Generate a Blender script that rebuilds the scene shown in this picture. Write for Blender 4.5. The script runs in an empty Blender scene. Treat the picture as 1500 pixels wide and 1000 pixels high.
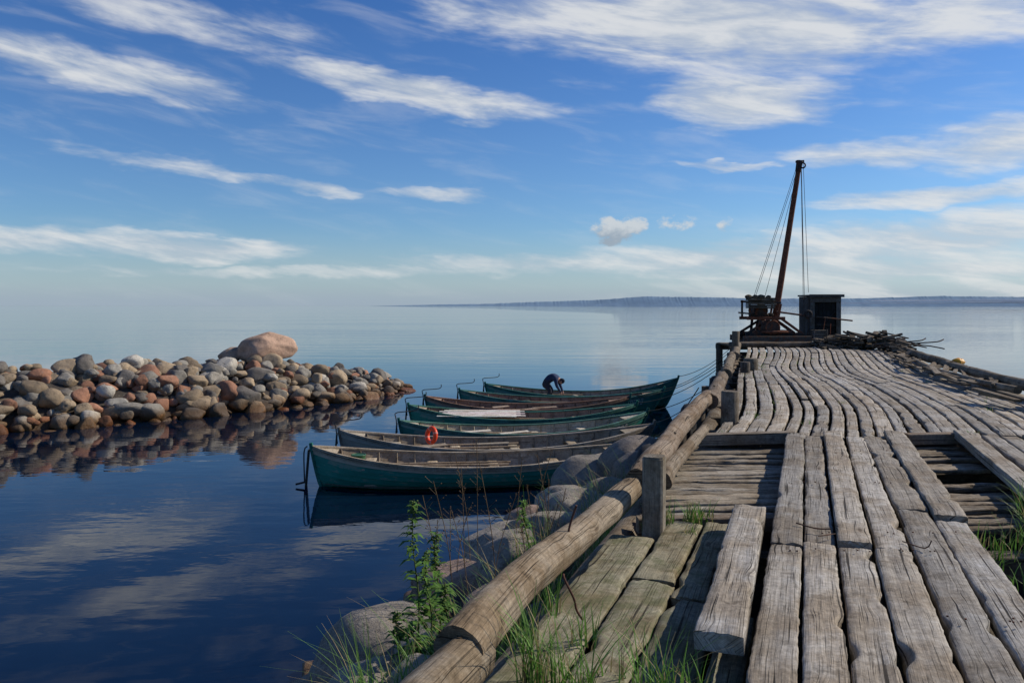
import bpy, math, random
import numpy as np
from mathutils import Vector, noise, Matrix
R = random.Random(11)
NR = np.random.RandomState(5)
scene = bpy.context.scene
def nz(x, y=0.0, z=0.0): return noise.noise(Vector((x, y, z)))

# ------------------------------------------------------------------ mesh builder
class MB:
    def __init__(s):
        s.v=[];s.g=[];s.c=[];s.lv=[];s.lt=[];s.m=[];s.sm=[];s.n=0
    def add(s, verts, faces, col=(1,1,1), gc=None, mat=0, smooth=True):
        v=np.asarray(verts,float).reshape(-1,3); n=len(v)
        s.v.append(v); s.g.append(v if gc is None else np.asarray(gc,float).reshape(-1,3))
        c=np.ones((n,4)); col=np.asarray(col,float)
        if col.ndim==2: c[:,:col.shape[1]]=col
        else: c[:,:len(col)]=col
        s.c.append(c)
        if isinstance(faces,np.ndarray):
            s.lv.append((faces+s.n).ravel()); k=len(faces); s.lt.append(np.full(k,faces.shape[1]))
        else:
            k=len(faces); s.lv.append(np.array([i+s.n for f in faces for i in f],int)); s.lt.append(np.array([len(f) for f in faces],int))
        s.m.append(np.full(k,mat)); s.sm.append(np.full(k,smooth)); s.n+=n
    def build(s, name, mats, parent=None, loc=None, rot=None):
        me=bpy.data.meshes.new(name)
        v=np.vstack(s.v); lv=np.concatenate(s.lv).astype(np.int32); lt=np.concatenate(s.lt)
        me.vertices.add(len(v)); me.vertices.foreach_set("co",v.astype(np.float32).ravel())
        me.loops.add(len(lv)); me.loops.foreach_set("vertex_index",lv)
        me.polygons.add(len(lt)); st=np.concatenate([[0],np.cumsum(lt)[:-1]]).astype(np.int32)
        me.polygons.foreach_set("loop_start",st)
        me.polygons.foreach_set("material_index",np.concatenate(s.m).astype(np.int32))
        me.polygons.foreach_set("use_smooth",np.concatenate(s.sm).astype(bool))
        a=me.attributes.new("gc",'FLOAT_VECTOR','POINT'); a.data.foreach_set("vector",np.vstack(s.g).astype(np.float32).ravel())
        a=me.attributes.new("col",'FLOAT_COLOR','POINT'); a.data.foreach_set("color",np.vstack(s.c).astype(np.float32).ravel())
        me.update(calc_edges=True); me.validate()
        for m in mats: me.materials.append(m)
        o=bpy.data.objects.new(name,me); scene.collection.objects.link(o)
        if parent: o.parent=parent
        if loc: o.location=loc
        if rot is not None: o.rotation_euler=(0,0,rot)
        return o
def empty(name, loc=(0,0,0), rotz=0):
    o=bpy.data.objects.new(name,None); scene.collection.objects.link(o); o.location=loc; o.rotation_euler=(0,0,rotz); o.empty_display_size=.2
    return o

def ringmesh(mb, rings, gcs, col, mat=0, smooth=True, cap=True, closed=True):
    n=len(rings[0]); k=len(rings)
    V=np.vstack(rings); G=np.vstack(gcs)
    F=[]
    for i in range(k-1):
        for j in range(n if closed else n-1):
            a=i*n+j; b=i*n+(j+1)%n
            F.append((a,b,b+n,a+n))
    mb.add(V,np.array(F),col,G,mat,smooth)
    if cap:
        mb.add(rings[0],[tuple(range(n))[::-1]],col,gcs[0],mat,False)
        mb.add(rings[-1],[tuple(range(n))],col,gcs[-1],mat,False)

def tube(mb, pts, rad, n=8, col=(1,1,1), seed=0.0, rough=0.0, mat=0, cap=True, smooth=True):
    P=[Vector(p) for p in pts]; k=len(P)
    if not hasattr(rad,'__len__'): rad=[rad]*k
    rings=[];gcs=[];s=0
    up=None
    for i in range(k):
        t=(P[min(i+1,k-1)]-P[max(i-1,0)]).normalized()
        if up is None:
            up=Vector((0,0,1)) if abs(t.z)<.9 else Vector((1,0,0))
        a=(up-t*up.dot(t)).normalized(); up=a
        b=t.cross(a)
        if i: s+=(P[i]-P[i-1]).length
        rg=[];g=[]
        for j in range(n):
            th=2*math.pi*j/n
            r=rad[i]
            if rough: r*=1+rough*nz(s*1.5+seed*3.1,math.cos(th)*1.3,math.sin(th)*1.3+seed)+rough*.4*nz(s*5+seed,math.cos(th)*3,math.sin(th)*3)+rough*.25*nz(s*1.2+seed,math.cos(th)*8,math.sin(th)*8)
            q=P[i]+a*(math.cos(th)*r)+b*(math.sin(th)*r)
            rg.append(q[:]); g.append((s,abs(th-math.pi)*rad[i],seed))
        rings.append(np.array(rg)); gcs.append(np.array(g))
    ringmesh(mb,rings,gcs,col,mat,smooth,cap)

def smoothpath(ctrl, step=.12):
    C=[Vector(c) for c in ctrl]; out=[]
    for i in range(len(C)-1):
        p0=C[max(i-1,0)];p1=C[i];p2=C[i+1];p3=C[min(i+2,len(C)-1)]
        m=max(1,int((p2-p1).length/step))
        for j in range(m):
            t=j/m
            out.append(.5*((2*p1)+(p2-p0)*t+(2*p0-5*p1+4*p2-p3)*t*t+(3*p1-p0-3*p2+p3)*t**3))
    out.append(C[-1]); return out

def beam(mb, p0, p1, w, h, col=(1,1,1), seed=0.0, ch=.008, mat=0, up=(0,0,1), smooth=False, seg=1):
    p0=Vector(p0);p1=Vector(p1);t=(p1-p0).normalized();u=Vector(up)
    if abs(t.dot(u))>.95: u=Vector((0,1,0)) if abs(t.y)<.9 else Vector((1,0,0))
    b=t.cross(u).normalized(); a=b.cross(t).normalized()
    w2=w/2;h2=h/2; ch=min(ch,w2*.45,h2*.45)
    sec=[(-w2+ch,h2),(w2-ch,h2),(w2,h2-ch),(w2,-h2+ch),(w2-ch,-h2),(-w2+ch,-h2),(-w2,-h2+ch),(-w2,h2-ch)]
    acc=[0]; 
    for i in range(1,8): acc.append(acc[-1]+math.dist(sec[i],sec[i-1]))
    rings=[];gcs=[];L=(p1-p0).length
    for i in range(seg+1):
        c=p0+(p1-p0)*i/seg
        rings.append(np.array([(c+b*x+a*y)[:] for x,y in sec])); gcs.append(np.array([(L*i/seg,q,seed) for q in acc]))
    ringmesh(mb,rings,gcs,col,mat,smooth)

def plank(mb, pts, width, th, col, seed, nt=6, rough=1.0, mat=0):
    P=[Vector(p) for p in pts];k=len(P);rings=[];gcs=[];s=0
    ac=[-1,-.92]+list(np.linspace(-.65,.65,nt))+[.92,1]
    for i in range(k):
        t=(P[min(i+1,k-1)]-P[max(i-1,0)]);t.z=0;t.normalize()
        sd=Vector((t.y,-t.x,0))
        if i: s+=(P[i]-P[i-1]).length
        rg=[];g=[]
        def ed(q): 
            chip=max(0,nz(s*2.6,seed*3.3,q+30)-.30)*.13
            return rough*(.012*nz(s*.8,seed*7.3,q)+.006*nz(s*5,seed,q+3)+.005*nz(s*18,seed,q+6)-chip)
        eL=-ed(1); eR=ed(9)
        endt=.008*rough if (i==0 or i==k-1) else 0
        for a in ac:
            x=a*width/2+(eL if a<0 else eR)*abs(a)
            z=rough*(.006*nz(s*1.1,seed*3.7,a)+.004*nz(s*1.3,a*4,seed*2)+.003*nz(s*5,a*12,seed)+.002*nz(s*20,a*20,seed))
            if abs(a)==1: z-=.009+.012*abs(nz(s*6,seed,a))
            elif abs(a)==.92: z-=.010*max(0,nz(s*4,seed+5,a)*2)
            z-=endt
            tt=t*(rough*.03*nz(a*3,seed,i)) if (i==0 or i==k-1) else Vector((0,0,0))
            rg.append((P[i]+sd*x+tt+Vector((0,0,z)))[:]); g.append((s,x,seed))
        for a in (1,-1):
            x=a*width/2*.97
            rg.append((P[i]+sd*x+Vector((0,0,-th)))[:]); g.append((s,x+a*th,seed))
        rings.append(np.array(rg));gcs.append(np.array(g))
    ringmesh(mb,rings,gcs,col,mat,True)

def torus(mb, c, R0, r0, axis, col, n=24, m=10, mat=0, sz=1.0):
    c=Vector(c);ax=Vector(axis).normalized()
    u=ax.cross(Vector((0,0,1)));u=u.normalized() if u.length>.01 else Vector((1,0,0)); w=ax.cross(u)
    V=[];F=[];G=[]
    for i in range(n):
        a=2*math.pi*i/n;d=u*math.cos(a)+w*math.sin(a)
        for j in range(m):
            b=2*math.pi*j/m
            V.append((c+d*(R0+r0*math.cos(b))+ax*(r0*math.sin(b)*sz))[:]);G.append((a,b,0))
            F.append((i*m+j,((i+1)%n)*m+j,((i+1)%n)*m+(j+1)%m,i*m+(j+1)%m))
    mb.add(V,np.array(F),col,G,mat,True)

# ------------------------------------------------------------------ node helpers
class NT:
    def __init__(s,nt): s.nt=nt; s.nt.nodes.clear()
    def new(s,t,**k):
        n=s.nt.nodes.new(t)
        for a,b in k.items(): setattr(n,a,b)
        return n
    def set(s,sock,v):
        if v is None: return
        if isinstance(v,bpy.types.NodeSocket): s.nt.links.new(v,sock)
        else:
            if isinstance(v,(tuple,list)) and sock.type=='RGBA' and len(v)==3: v=(*v,1)
            sock.default_value=v
    def math(s,op,a,b=None,c=None,clamp=False):
        n=s.new('ShaderNodeMath',operation=op,use_clamp=clamp)
        s.set(n.inputs[0],a);s.set(n.inputs[1],b);s.set(n.inputs[2],c); return n.outputs[0]
    def vm(s,op,a,b=None):
        n=s.new('ShaderNodeVectorMath',operation=op); s.set(n.inputs[0],a);s.set(n.inputs[1],b); return n.outputs[0]
    def noise(s,vec,scale,detail=4,rough=.55,dist=0,out=0):
        n=s.new('ShaderNodeTexNoise'); s.set(n.inputs['Vector'],vec); s.set(n.inputs['Scale'],scale);s.set(n.inputs['Detail'],detail);s.set(n.inputs['Roughness'],rough);s.set(n.inputs['Distortion'],dist); return n.outputs[out]
    def ramp(s,fac,lo,hi,a=0.,b=1.,smooth=True):
        n=s.new('ShaderNodeMapRange',interpolation_type='SMOOTHSTEP' if smooth else 'LINEAR'); s.set(n.inputs[0],fac)
        for i,v in enumerate((lo,hi,a,b)): s.set(n.inputs[i+1],v)
        return n.outputs[0]
    def mix(s,f,a,b,bt='MIX'):
        n=s.new('ShaderNodeMix',data_type='RGBA',blend_type=bt); s.set(n.inputs[0],f);s.set(n.inputs[6],a);s.set(n.inputs[7],b); return n.outputs[2]
    def attr(s,name,out='Vector'): 
        n=s.new('ShaderNodeAttribute',attribute_name=name); return n.outputs[out]
    def xyz(s,v): n=s.new('ShaderNodeSeparateXYZ');s.set(n.inputs[0],v); return n.outputs
    def comb(s,x,y,z): n=s.new('ShaderNodeCombineXYZ');s.set(n.inputs[0],x);s.set(n.inputs[1],y);s.set(n.inputs[2],z); return n.outputs[0]
    def bump(s,h,strength,dist,normal=None):
        n=s.new('ShaderNodeBump'); s.set(n.inputs['Height'],h);s.set(n.inputs['Strength'],strength);s.set(n.inputs['Distance'],dist);s.set(n.inputs['Normal'],normal); return n.outputs[0]
    def out(s,col,rough=.8,normal=None,metal=0,spec=.3,**k):
        p=s.new('ShaderNodeBsdfPrincipled'); s.set(p.inputs['Base Color'],col);s.set(p.inputs['Roughness'],rough);s.set(p.inputs['Metallic'],metal);s.set(p.inputs['Specular IOR Level'],spec)
        if normal: s.set(p.inputs['Normal'],normal)
        for a,b in k.items(): s.set(p.inputs[a],b)
        o=s.new('ShaderNodeOutputMaterial'); s.nt.links.new(p.outputs[0],o.inputs[0]); return p
def mat(name):
    m=bpy.data.materials.new(name); m.use_nodes=True; return m,NT(m.node_tree)

def wood_mat(name, moss=0.0, contrast=1.0, crackw=1.0, bumpd=.005, stain=1.0):
    m,n=mat(name)
    g=n.attr('gc'); col=n.attr('col','Color')
    pos=n.new('ShaderNodeNewGeometry').outputs['Position']
    x,y,z=n.xyz(g)
    wob=n.noise(n.comb(n.math('MULTIPLY',x,1.0),n.math('MULTIPLY',y,4),n.math('MULTIPLY',z,3.7)),1,2)
    kv=n.comb(n.math('MULTIPLY',x,1.6),n.math('MULTIPLY',y,5.5),n.math('MULTIPLY',z,5.1))
    vor=n.new('ShaderNodeTexVoronoi'); n.set(vor.inputs['Vector'],kv); n.set(vor.inputs['Scale'],1.0); kd=vor.outputs['Distance']
    knot=n.ramp(kd,.05,.12,1,0)
    push=n.ramp(kd,.05,.35,.025,0)
    y2=n.math('ADD',n.math('ADD',y,n.math('MULTIPLY',wob,.04)),push)
    gr=n.noise(n.comb(n.math('MULTIPLY',x,1.5),n.math('MULTIPLY',y2,80),n.math('MULTIPLY',z,9)),1,7,.7)
    gr2=n.noise(n.comb(n.math('MULTIPLY',x,6),n.math('MULTIPLY',y2,280),n.math('MULTIPLY',z,9)),1,3,.65)
    ck=n.noise(n.comb(n.math('MULTIPLY',x,.8),n.math('MULTIPLY',y2,42),n.math('MULTIPLY',z,17)),1,3,.5)
    crack=n.ramp(ck,.295+.03*crackw,.335+.04*crackw,1,0)
    ck2=n.noise(n.comb(n.math('MULTIPLY',x,2.2),n.math('MULTIPLY',y2,140),n.math('MULTIPLY',z,5)),1,3,.5)
    crack2=n.ramp(ck2,.32,.41,.65,0)
    bl=n.noise(pos,1.9,6,.68); bl2=n.noise(n.vm('ADD',pos,(7,3,1)),7,6,.72); bl3=n.noise(n.vm('ADD',pos,(2,8,1)),30,4,.7)
    v=n.math('ADD',n.math('MULTIPLY',gr,1.45*contrast),n.math('MULTIPLY',gr2,.9*contrast))
    v=n.math('ADD',v,1.0-1.15*contrast)
    v=n.math('MULTIPLY',v,n.ramp(bl3,.3,.7,.7,1.25,False))
    c=n.mix(1,col,n.comb(v,v,v),'MULTIPLY')
    c=n.mix(n.ramp(bl,.40,.62,0,.75*stain),c,n.mix(1,c,(.62,.53,.42),'MULTIPLY'))
    c=n.mix(n.ramp(bl2,.52,.68,0,.6),c,n.mix(1,c,(1.28,1.34,1.42),'MULTIPLY'))
    c=n.mix(n.ramp(bl2,.47,.34,0,.75),c,n.mix(1,c,(.52,.50,.47),'MULTIPLY'))
    if moss: 
        mo=n.noise(pos,5,6,.7); c=n.mix(n.ramp(mo,.44,.66,0,moss),c,(.085,.10,.04))
    c=n.mix(n.math('MULTIPLY',knot,.7),c,(.06,.04,.025))
    cr=n.math('MAXIMUM',crack,crack2)
    c=n.mix(n.math('MULTIPLY',cr,.9),c,(.020,.016,.012))
    h=n.math('SUBTRACT',n.math('ADD',n.math('MULTIPLY',gr,.6),n.math('MULTIPLY',gr2,.4)),n.math('MULTIPLY',cr,1.0))
    h=n.math('ADD',h,n.math('MULTIPLY',bl3,.3))
    n.out(c,.88,n.bump(h,1.0,bumpd),spec=.15)
    return m

def rock_mat(name, wet=True):
    m,n=mat(name)
    col=n.attr('col','Color'); pos=n.new('ShaderNodeNewGeometry').outputs['Position']
    a=n.noise(pos,3.2,7,.7); b=n.noise(pos,18,6,.75); s=n.noise(pos,85,2,.6)
    v=n.math('ADD',n.math('MULTIPLY',a,1.3),n.math('MULTIPLY',b,1.0)); v=n.math('ADD',v,n.math('MULTIPLY',s,.7)); v=n.math('SUBTRACT',v,.5)
    c=n.mix(1,col,n.comb(v,v,v),'MULTIPLY')
    lich=n.ramp(n.noise(n.vm('ADD',pos,(3,9,2)),7,6,.75),.58,.66,0,.4)
    c=n.mix(lich,c,(.24,.235,.19)); 
    lich2=n.ramp(n.noise(n.vm('ADD',pos,(13,1,5)),4.5,7,.78),.54,.66,0,.7)
    c=n.mix(lich2,c,(.06,.05,.038)); 
    rgh=.85
    if wet:
        z=n.xyz(pos)[2]
        zz=n.math('ADD',z,n.math('MULTIPLY',n.noise(pos,2,3),.25))
        w=n.ramp(zz,.22,.7,1,0)
        c=n.mix(w,c,n.mix(.5,n.mix(1,c,(.7,.45,.25),'MULTIPLY'),(.07,.038,.014)))
        rgh=n.ramp(zz,.2,.4,.4,.85)
    h=n.math('ADD',n.math('MULTIPLY',a,1.0),n.math('MULTIPLY',b,.5))
    n.out(c,rgh,n.bump(h,.9,.06),spec=.3)
    return m

def paint_mat(name, wear=.5):
    m,n=mat(name)
    col=n.attr('col','Color'); g=n.attr('gc'); x,y,z=n.xyz(g)
    st=n.noise(n.comb(n.math('MULTIPLY',x,3),n.math('MULTIPLY',y,26),z),1,6,.7)
    bl=n.noise(g,2.2,5,.65)
    v=n.math('ADD',.1,n.math('MULTIPLY',n.math('ADD',st,bl),.9))
    c=n.mix(1,col,n.comb(v,v,v),'MULTIPLY')
    k=n.math('ADD',n.math('MULTIPLY',st,.6),n.math('MULTIPLY',bl,.6))
    c=n.mix(n.ramp(k,.64,.71,0,wear),c,(.24,.23,.18))
    n.out(c,.5,n.bump(st,.4,.004),spec=.35)
    return m

def simple_mat(name, rough=.7, metal=0, var=.5, scale=8, spec=.3, tint=None, trans=0):
    m,n=mat(name)
    col=n.attr('col','Color'); pos=n.new('ShaderNodeTexCoord').outputs['Object']
    a=n.noise(pos,scale,5,.65); v=n.ramp(a,.3,.7,1-var,1+var,False)
    c=n.mix(1,col,n.comb(v,v,v),'MULTIPLY')
    if tint: c=n.mix(n.ramp(n.noise(pos,scale*.6,4),.5,.62,0,.8),c,tint)
    p=n.out(c,rough,n.bump(a,.4,.01),metal,spec)
    if trans:
        t=n.new('ShaderNodeBsdfTranslucent'); n.set(t.inputs[0],c); ms=n.new('ShaderNodeMixShader'); ms.inputs[0].default_value=trans
        n.nt.links.new(p.outputs[0],ms.inputs[1]);n.nt.links.new(t.outputs[0],ms.inputs[2])
        o=[q for q in n.nt.nodes if q.type=='OUTPUT_MATERIAL'][0]; n.nt.links.new(ms.outputs[0],o.inputs[0])
    return m

M_deck=wood_mat('weathered_plank')
M_moss=wood_mat('mossy_plank',moss=.6,stain=1.1)
M_log=wood_mat('weathered_log',contrast=.9,crackw=1.0,bumpd=.006,stain=1.15)
M_rock=rock_mat('granite_boulder')
M_hull=paint_mat('boat_paint',.6)
M_bwood=wood_mat('boat_wood',contrast=.7,crackw=.5,bumpd=.002,stain=.8)
M_rust=simple_mat('rusty_iron',.85,.2,.5,9,tint=(.13,.045,.02))
M_dark=simple_mat('dark_iron',.7,.3,.4,10)
M_rubber=simple_mat('rubber',.8,0,.3,12)
M_plastic=simple_mat('painted_plastic',.45,0,.12,6)
M_cloth=simple_mat('cloth',.95,0,.3,14)
M_rope=simple_mat('rope_fibre',.95,0,.3,30)
M_leaf=simple_mat('leaf',.6,0,.35,12,trans=.35)
M_soil=simple_mat('soil',1,0,.5,5)

# ------------------------------------------------------------------ sea
HC=3.8   # eye above water
mb=MB(); S=30000
mb.add([(-S,-2000,0),(S,-2000,0),(S,S,0),(-S,S,0)],[(0,1,2,3)],smooth=False)
m,n=mat('sea_water')
pos=n.new('ShaderNodeNewGeometry').outputs['Position']; px,py,pz=n.xyz(pos)
w1=n.noise(n.comb(n.math('MULTIPLY',px,.7),n.math('MULTIPLY',py,1.3),0),1.8,3,.5)
w2=n.noise(n.comb(n.math('MULTIPLY',px,.07),n.math('MULTIPLY',py,.26),3),1,4,.6)
patch=n.ramp(n.noise(n.comb(n.math('MULTIPLY',px,.010),n.math('MULTIPLY',py,.035),9),1,4,.6),.42,.62,.2,1.2)
far=n.ramp(py,28,110)   # calm in the lee of the breakwater, light ripple out in the bay
h=n.math('ADD',n.math('MULTIPLY',n.math('MULTIPLY',w1,n.math('MULTIPLY_ADD',far,.018,.0040)),patch),n.math('MULTIPLY',w2,n.math('MULTIPLY_ADD',far,.07,.014)))
bl=n.noise(pos,.35,4,.6)
c=n.mix(n.ramp(bl,.4,.7),(.001,.005,.016),(.002,.009,.024))
n.out(c,.012,n.bump(h,1.0,1.0),spec=.5,IOR=1.34)
mb.build('sea_water',[m])

# ------------------------------------------------------------------ distant coast
prof=[(-640,0),(-450,3),(-150,8),(150,15),(420,28),(600,40),(700,38),(900,34),(1200,30),(1500,30),(1650,34),(1900,41),(2100,38),(2400,36),(3200,42),(4200,30),(5200,20),(6000,0)]
xs=np.arange(-640,6000,4.); hz=np.interp(xs,[p[0] for p in prof],[p[1] for p in prof])
V=[];F=[]
for i,x in enumerate(xs):
    e=min(1,hz[i]/12); t=(nz(x*.004)*3+nz(x*.03,3)*1.6+nz(x*.13,7)*2.2)*e
    hh=max(hz[i]+t+3*e,.05)
    V+= [(x,3500-60*e,-1),(x,3500,hh*.55),(x,3530,hh),(x,3900,hh*.9),(x,4100,-1)]
    if i: 
        a=(i-1)*5;b=i*5
        F+=[(a+j,b+j,b+j+1,a+j+1) for j in range(4)]
mb=MB(); mb.add(V,F,(.165,.245,.33))  # blue-grey distance haze is painted into the forest's base colour
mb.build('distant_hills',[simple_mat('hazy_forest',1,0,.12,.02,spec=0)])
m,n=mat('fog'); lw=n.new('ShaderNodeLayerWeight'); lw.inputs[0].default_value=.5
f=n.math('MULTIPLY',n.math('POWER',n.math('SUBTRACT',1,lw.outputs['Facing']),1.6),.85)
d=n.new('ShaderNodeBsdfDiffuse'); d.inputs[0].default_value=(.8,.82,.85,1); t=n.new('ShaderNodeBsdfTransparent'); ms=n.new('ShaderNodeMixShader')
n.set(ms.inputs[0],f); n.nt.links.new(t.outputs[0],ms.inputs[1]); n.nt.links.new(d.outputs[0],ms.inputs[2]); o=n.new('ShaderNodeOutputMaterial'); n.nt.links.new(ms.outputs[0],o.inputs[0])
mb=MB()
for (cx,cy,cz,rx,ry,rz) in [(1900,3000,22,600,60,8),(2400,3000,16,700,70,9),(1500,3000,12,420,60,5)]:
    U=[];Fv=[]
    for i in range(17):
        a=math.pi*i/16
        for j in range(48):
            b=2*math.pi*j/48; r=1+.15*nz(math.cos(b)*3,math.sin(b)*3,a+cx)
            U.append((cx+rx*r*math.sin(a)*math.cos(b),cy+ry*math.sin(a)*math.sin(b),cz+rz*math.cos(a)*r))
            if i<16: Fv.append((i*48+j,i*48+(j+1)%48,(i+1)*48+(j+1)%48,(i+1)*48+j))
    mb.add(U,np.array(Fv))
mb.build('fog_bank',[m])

# ------------------------------------------------------------------ rocks
import bmesh
def ico(sub):
    bm=bmesh.new(); bmesh.ops.create_icosphere(bm,subdivisions=sub,radius=1); bm.verts.ensure_lookup_table()
    v=np.array([q.co[:] for q in bm.verts]);f=np.array([[q.index for q in p.verts] for p in bm.faces]);bm.free();return v,f
ICO={k:ico(k) for k in (2,3,4)}
def rock(mb,c,r,sub=3,col=None,flat=1.0,cuts=10,lo=.56):
    v,f=ICO[sub]; v=v.copy()
    for _ in range(cuts):
        d=NR.normal(size=3); d/=np.linalg.norm(d); k=NR.uniform(lo,.92); dd=v@d
        ov=np.maximum(dd-k,0); v-=np.outer(ov*.90,d)
    if sub>2:
        ph=NR.uniform(0,9,3)
        v*=(1+.04*np.sin(v[:,0:1]*4+ph[0])+.04*np.sin(v[:,1:2]*6+ph[1]+v[:,2:3]*3)+.02*np.sin(v[:,2:3]*11+ph[2]+v[:,0:1]*5))
    v*=np.array([NR.uniform(.85,1.4),NR.uniform(.8,1.1),NR.uniform(.55,.95)*flat])*r
    a=NR.uniform(0,2*math.pi); ti=NR.uniform(-.5,.5)
    Rm=np.array(Matrix.Rotation(a,3,'Z')@Matrix.Rotation(ti,3,'X')); v=v@Rm.T+np.array(c)
    if col is None:
        p=NR.rand(); jt=NR.uniform(.6,1.25)
        col=np.array([(.25,.23,.19),(.31,.235,.15),(.30,.15,.09),(.14,.125,.105),(.38,.35,.29)][0 if p<.28 else 1 if p<.58 else 2 if p<.76 else 3 if p<.90 else 4])*jt
    mb.add(v,f,col)
ctrl=[(-30,19),(-23,22.5),(-18,25),(-14,27.8),(-11,30.6),(-8.2,33.3),(-6,35.2),(-4.9,36.2)]
hgt=[1.75,1.8,1.85,1.8,1.7,1.4,.8,.2]; hw=[3.2,3.2,3.1,3.1,3.0,2.7,1.8,.7]
cx=[0];
for i in range(1,len(ctrl)): cx.append(cx[-1]+math.dist(ctrl[i],ctrl[i-1]))
def ridge(s):
    x=np.interp(s,cx,[p[0] for p in ctrl]);y=np.interp(s,cx,[p[1] for p in ctrl]);e=.3
    x2=np.interp(s+e,cx,[p[0] for p in ctrl])-np.interp(s-e,cx,[p[0] for p in ctrl]);y2=np.interp(s+e,cx,[p[1] for p in ctrl])-np.interp(s-e,cx,[p[1] for p in ctrl]);l=math.hypot(x2,y2)
    return x,y,y2/l,-x2/l,np.interp(s,cx,hgt)+.12*nz(s*.6),np.interp(s,cx,hw)+.35*nz(s*.4,5)
mb=MB()
V=[];F=[];ss=np.linspace(0,cx[-1],60)
for i,s in enumerate(ss):
    x,y,nx,ny,hh,w=ridge(s)
    for j,q in enumerate(np.linspace(-1,1,9)):
        V.append((x+nx*w*q,y+ny*w*q,(hh)*(1-abs(q)**1.5)-.35))
        if i and j: a=i*9+j;F.append((a-10,a-9,a,a-1))
mb.add(V,F,(.06,.05,.04))
for k in range(1700):
    s=NR.uniform(0,cx[-1]); 
    if s<cx[-1]*.25 and NR.rand()<.5: continue
    x,y,nx,ny,hh,w=ridge(s); q=NR.uniform(-1,1)
    p=NR.rand(); r=NR.uniform(.13,.24) if p<.45 else NR.uniform(.24,.34) if p<.85 else NR.uniform(.35,.52)
    if s>cx[-2]: r*=.75
    z=hh*(1-abs(q)**1.4)-.24+NR.uniform(-.12,.24)
    rock(mb,(x+nx*w*q,y+ny*w*q,z),r,3 if r>.22 else 2)
mb.build('rock_breakwater',[M_rock])
mb=MB(); rock(mb,(-9.95,32.3,2.02),.86,4,(.44,.29,.20),flat=1.25,cuts=9,lo=.66); mb.build('boulder',[M_rock])
mb=MB(); rock(mb,(-11.4,32.2,1.75),.48,4,(.35,.25,.18),flat=1.0,cuts=8,lo=.66); mb.build('boulder',[M_rock])
mb=MB()
for (x,y,r) in [(-11.6,18.2,.22),(-11.9,18.3,.18),(-11.2,18.15,.12),(-4.6,19.6,.2),(-4.9,19.5,.14),(-9.1,22.3,.15),(-5.2,35.5,.4)]:
    rock(mb,(x,y,-.06),r,3,(.10,.09,.07),flat=.6)
mb.build('reef_stones',[M_rock])

# ------------------------------------------------------------------ pier geometry
def XL(Y):
    if Y<10: return .372*Y-1.48
    return 2.24+(.372*(Y-10)-.062*( (Y-10)**2/8 if Y<14 else (Y-12)))
def DZ(Y,v):
    z=2.2
    if Y>9: 
        k=min((Y-9)/3,1)
        z+=k*(-.09*math.exp(-((Y-13.5)/2.6)**2)+.05*math.sin(Y*.45+v*.5)+.03*nz(Y*.3,v*.4,2))
    return z
def DX(Y,v):
    x=XL(Y)+v
    if Y>9:
        k=min((Y-9)/4,1); x+=k*(.16*math.sin((Y-9)*.42)+.08*nz(Y*.22,v*.25,8))*min(1,v/1.5)
    return x
def dp(Y,v,dz=0): return (DX(Y,v),Y,DZ(Y,v)+dz)
def longplank(mb,v,w,Y0,Y1,dz,th,col,step,mat=0,rough=1,nt=6,tilt=0,dv=0):
    N=max(2,int((Y1-Y0)/step)); sd=R.uniform(0,100)
    pts=[]
    for i in range(N+1):
        Y=Y0+(Y1-Y0)*i/N
        pts.append(dp(Y,v+dv*(i/N)+.012*nz(Y*.35,sd,3),dz+tilt*(i/N-.5)+.012*nz(Y*.5,sd,7)))
    plank(mb,pts,w,th,col,sd,nt,rough,mat)
def tone(base=(.325,.302,.26),j=.22):
    k=R.uniform(1-j,1+j); h=R.uniform(-.03,.04)
    return (base[0]*k*(1+h),base[1]*k,base[2]*k*(1-h*1.5))
pier=empty('wooden_pier')
mb=MB()
edges=[1.22,1.45,1.66,1.90,2.14,2.40,2.65]
for i in range(6):
    w=edges[i+1]-edges[i]; v=(edges[i]+edges[i+1])/2
    j=5.15+R.uniform(-.15,.15)+(.0 if i<4 else R.uniform(.5,1.4))
    longplank(mb,v-.01,w-R.uniform(.022,.045),1.2,j,.045+R.uniform(-.022,.014),.075,tone(),.035,nt=10,dv=R.uniform(0,.02),rough=1.1)
    longplank(mb,v,w-R.uniform(.024,.045),j+.035,9.62+R.uniform(-.15,.2),.06+R.uniform(-.022,.014),.075,tone(),.06,nt=8,dv=R.uniform(-.015,.015),rough=1.1)
for v,w in [(3.42,.24),(3.67,.22),(3.91,.22),(4.14,.2),(4.37,.22),(4.61,.22),(4.85,.22),(5.08,.2)]:
    longplank(mb,v,w-.03,5.9+R.uniform(-.3,.3),9.62,.03+R.uniform(-.01,.01),.06,tone(),.1)
    if v>4: longplank(mb,v,w-.025,1.2,5.2,.0,.06,tone(),.1)
longplank(mb,2.86,.22,1.2,4.25,-.06,.06,tone((.28,.20,.13)),.06,nt=8,rough=1.3)
longplank(mb,3.12,.24,1.2,4.75,-.05,.06,tone((.32,.20,.12)),.06,nt=8,rough=1.3)
longplank(mb,3.42,.24,1.2,4.9,-.03,.06,tone((.31,.23,.16)),.07)
longplank(mb,3.72,.26,1.2,4.8,-.03,.06,tone((.29,.23,.17)),.07)
v=.27
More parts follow.
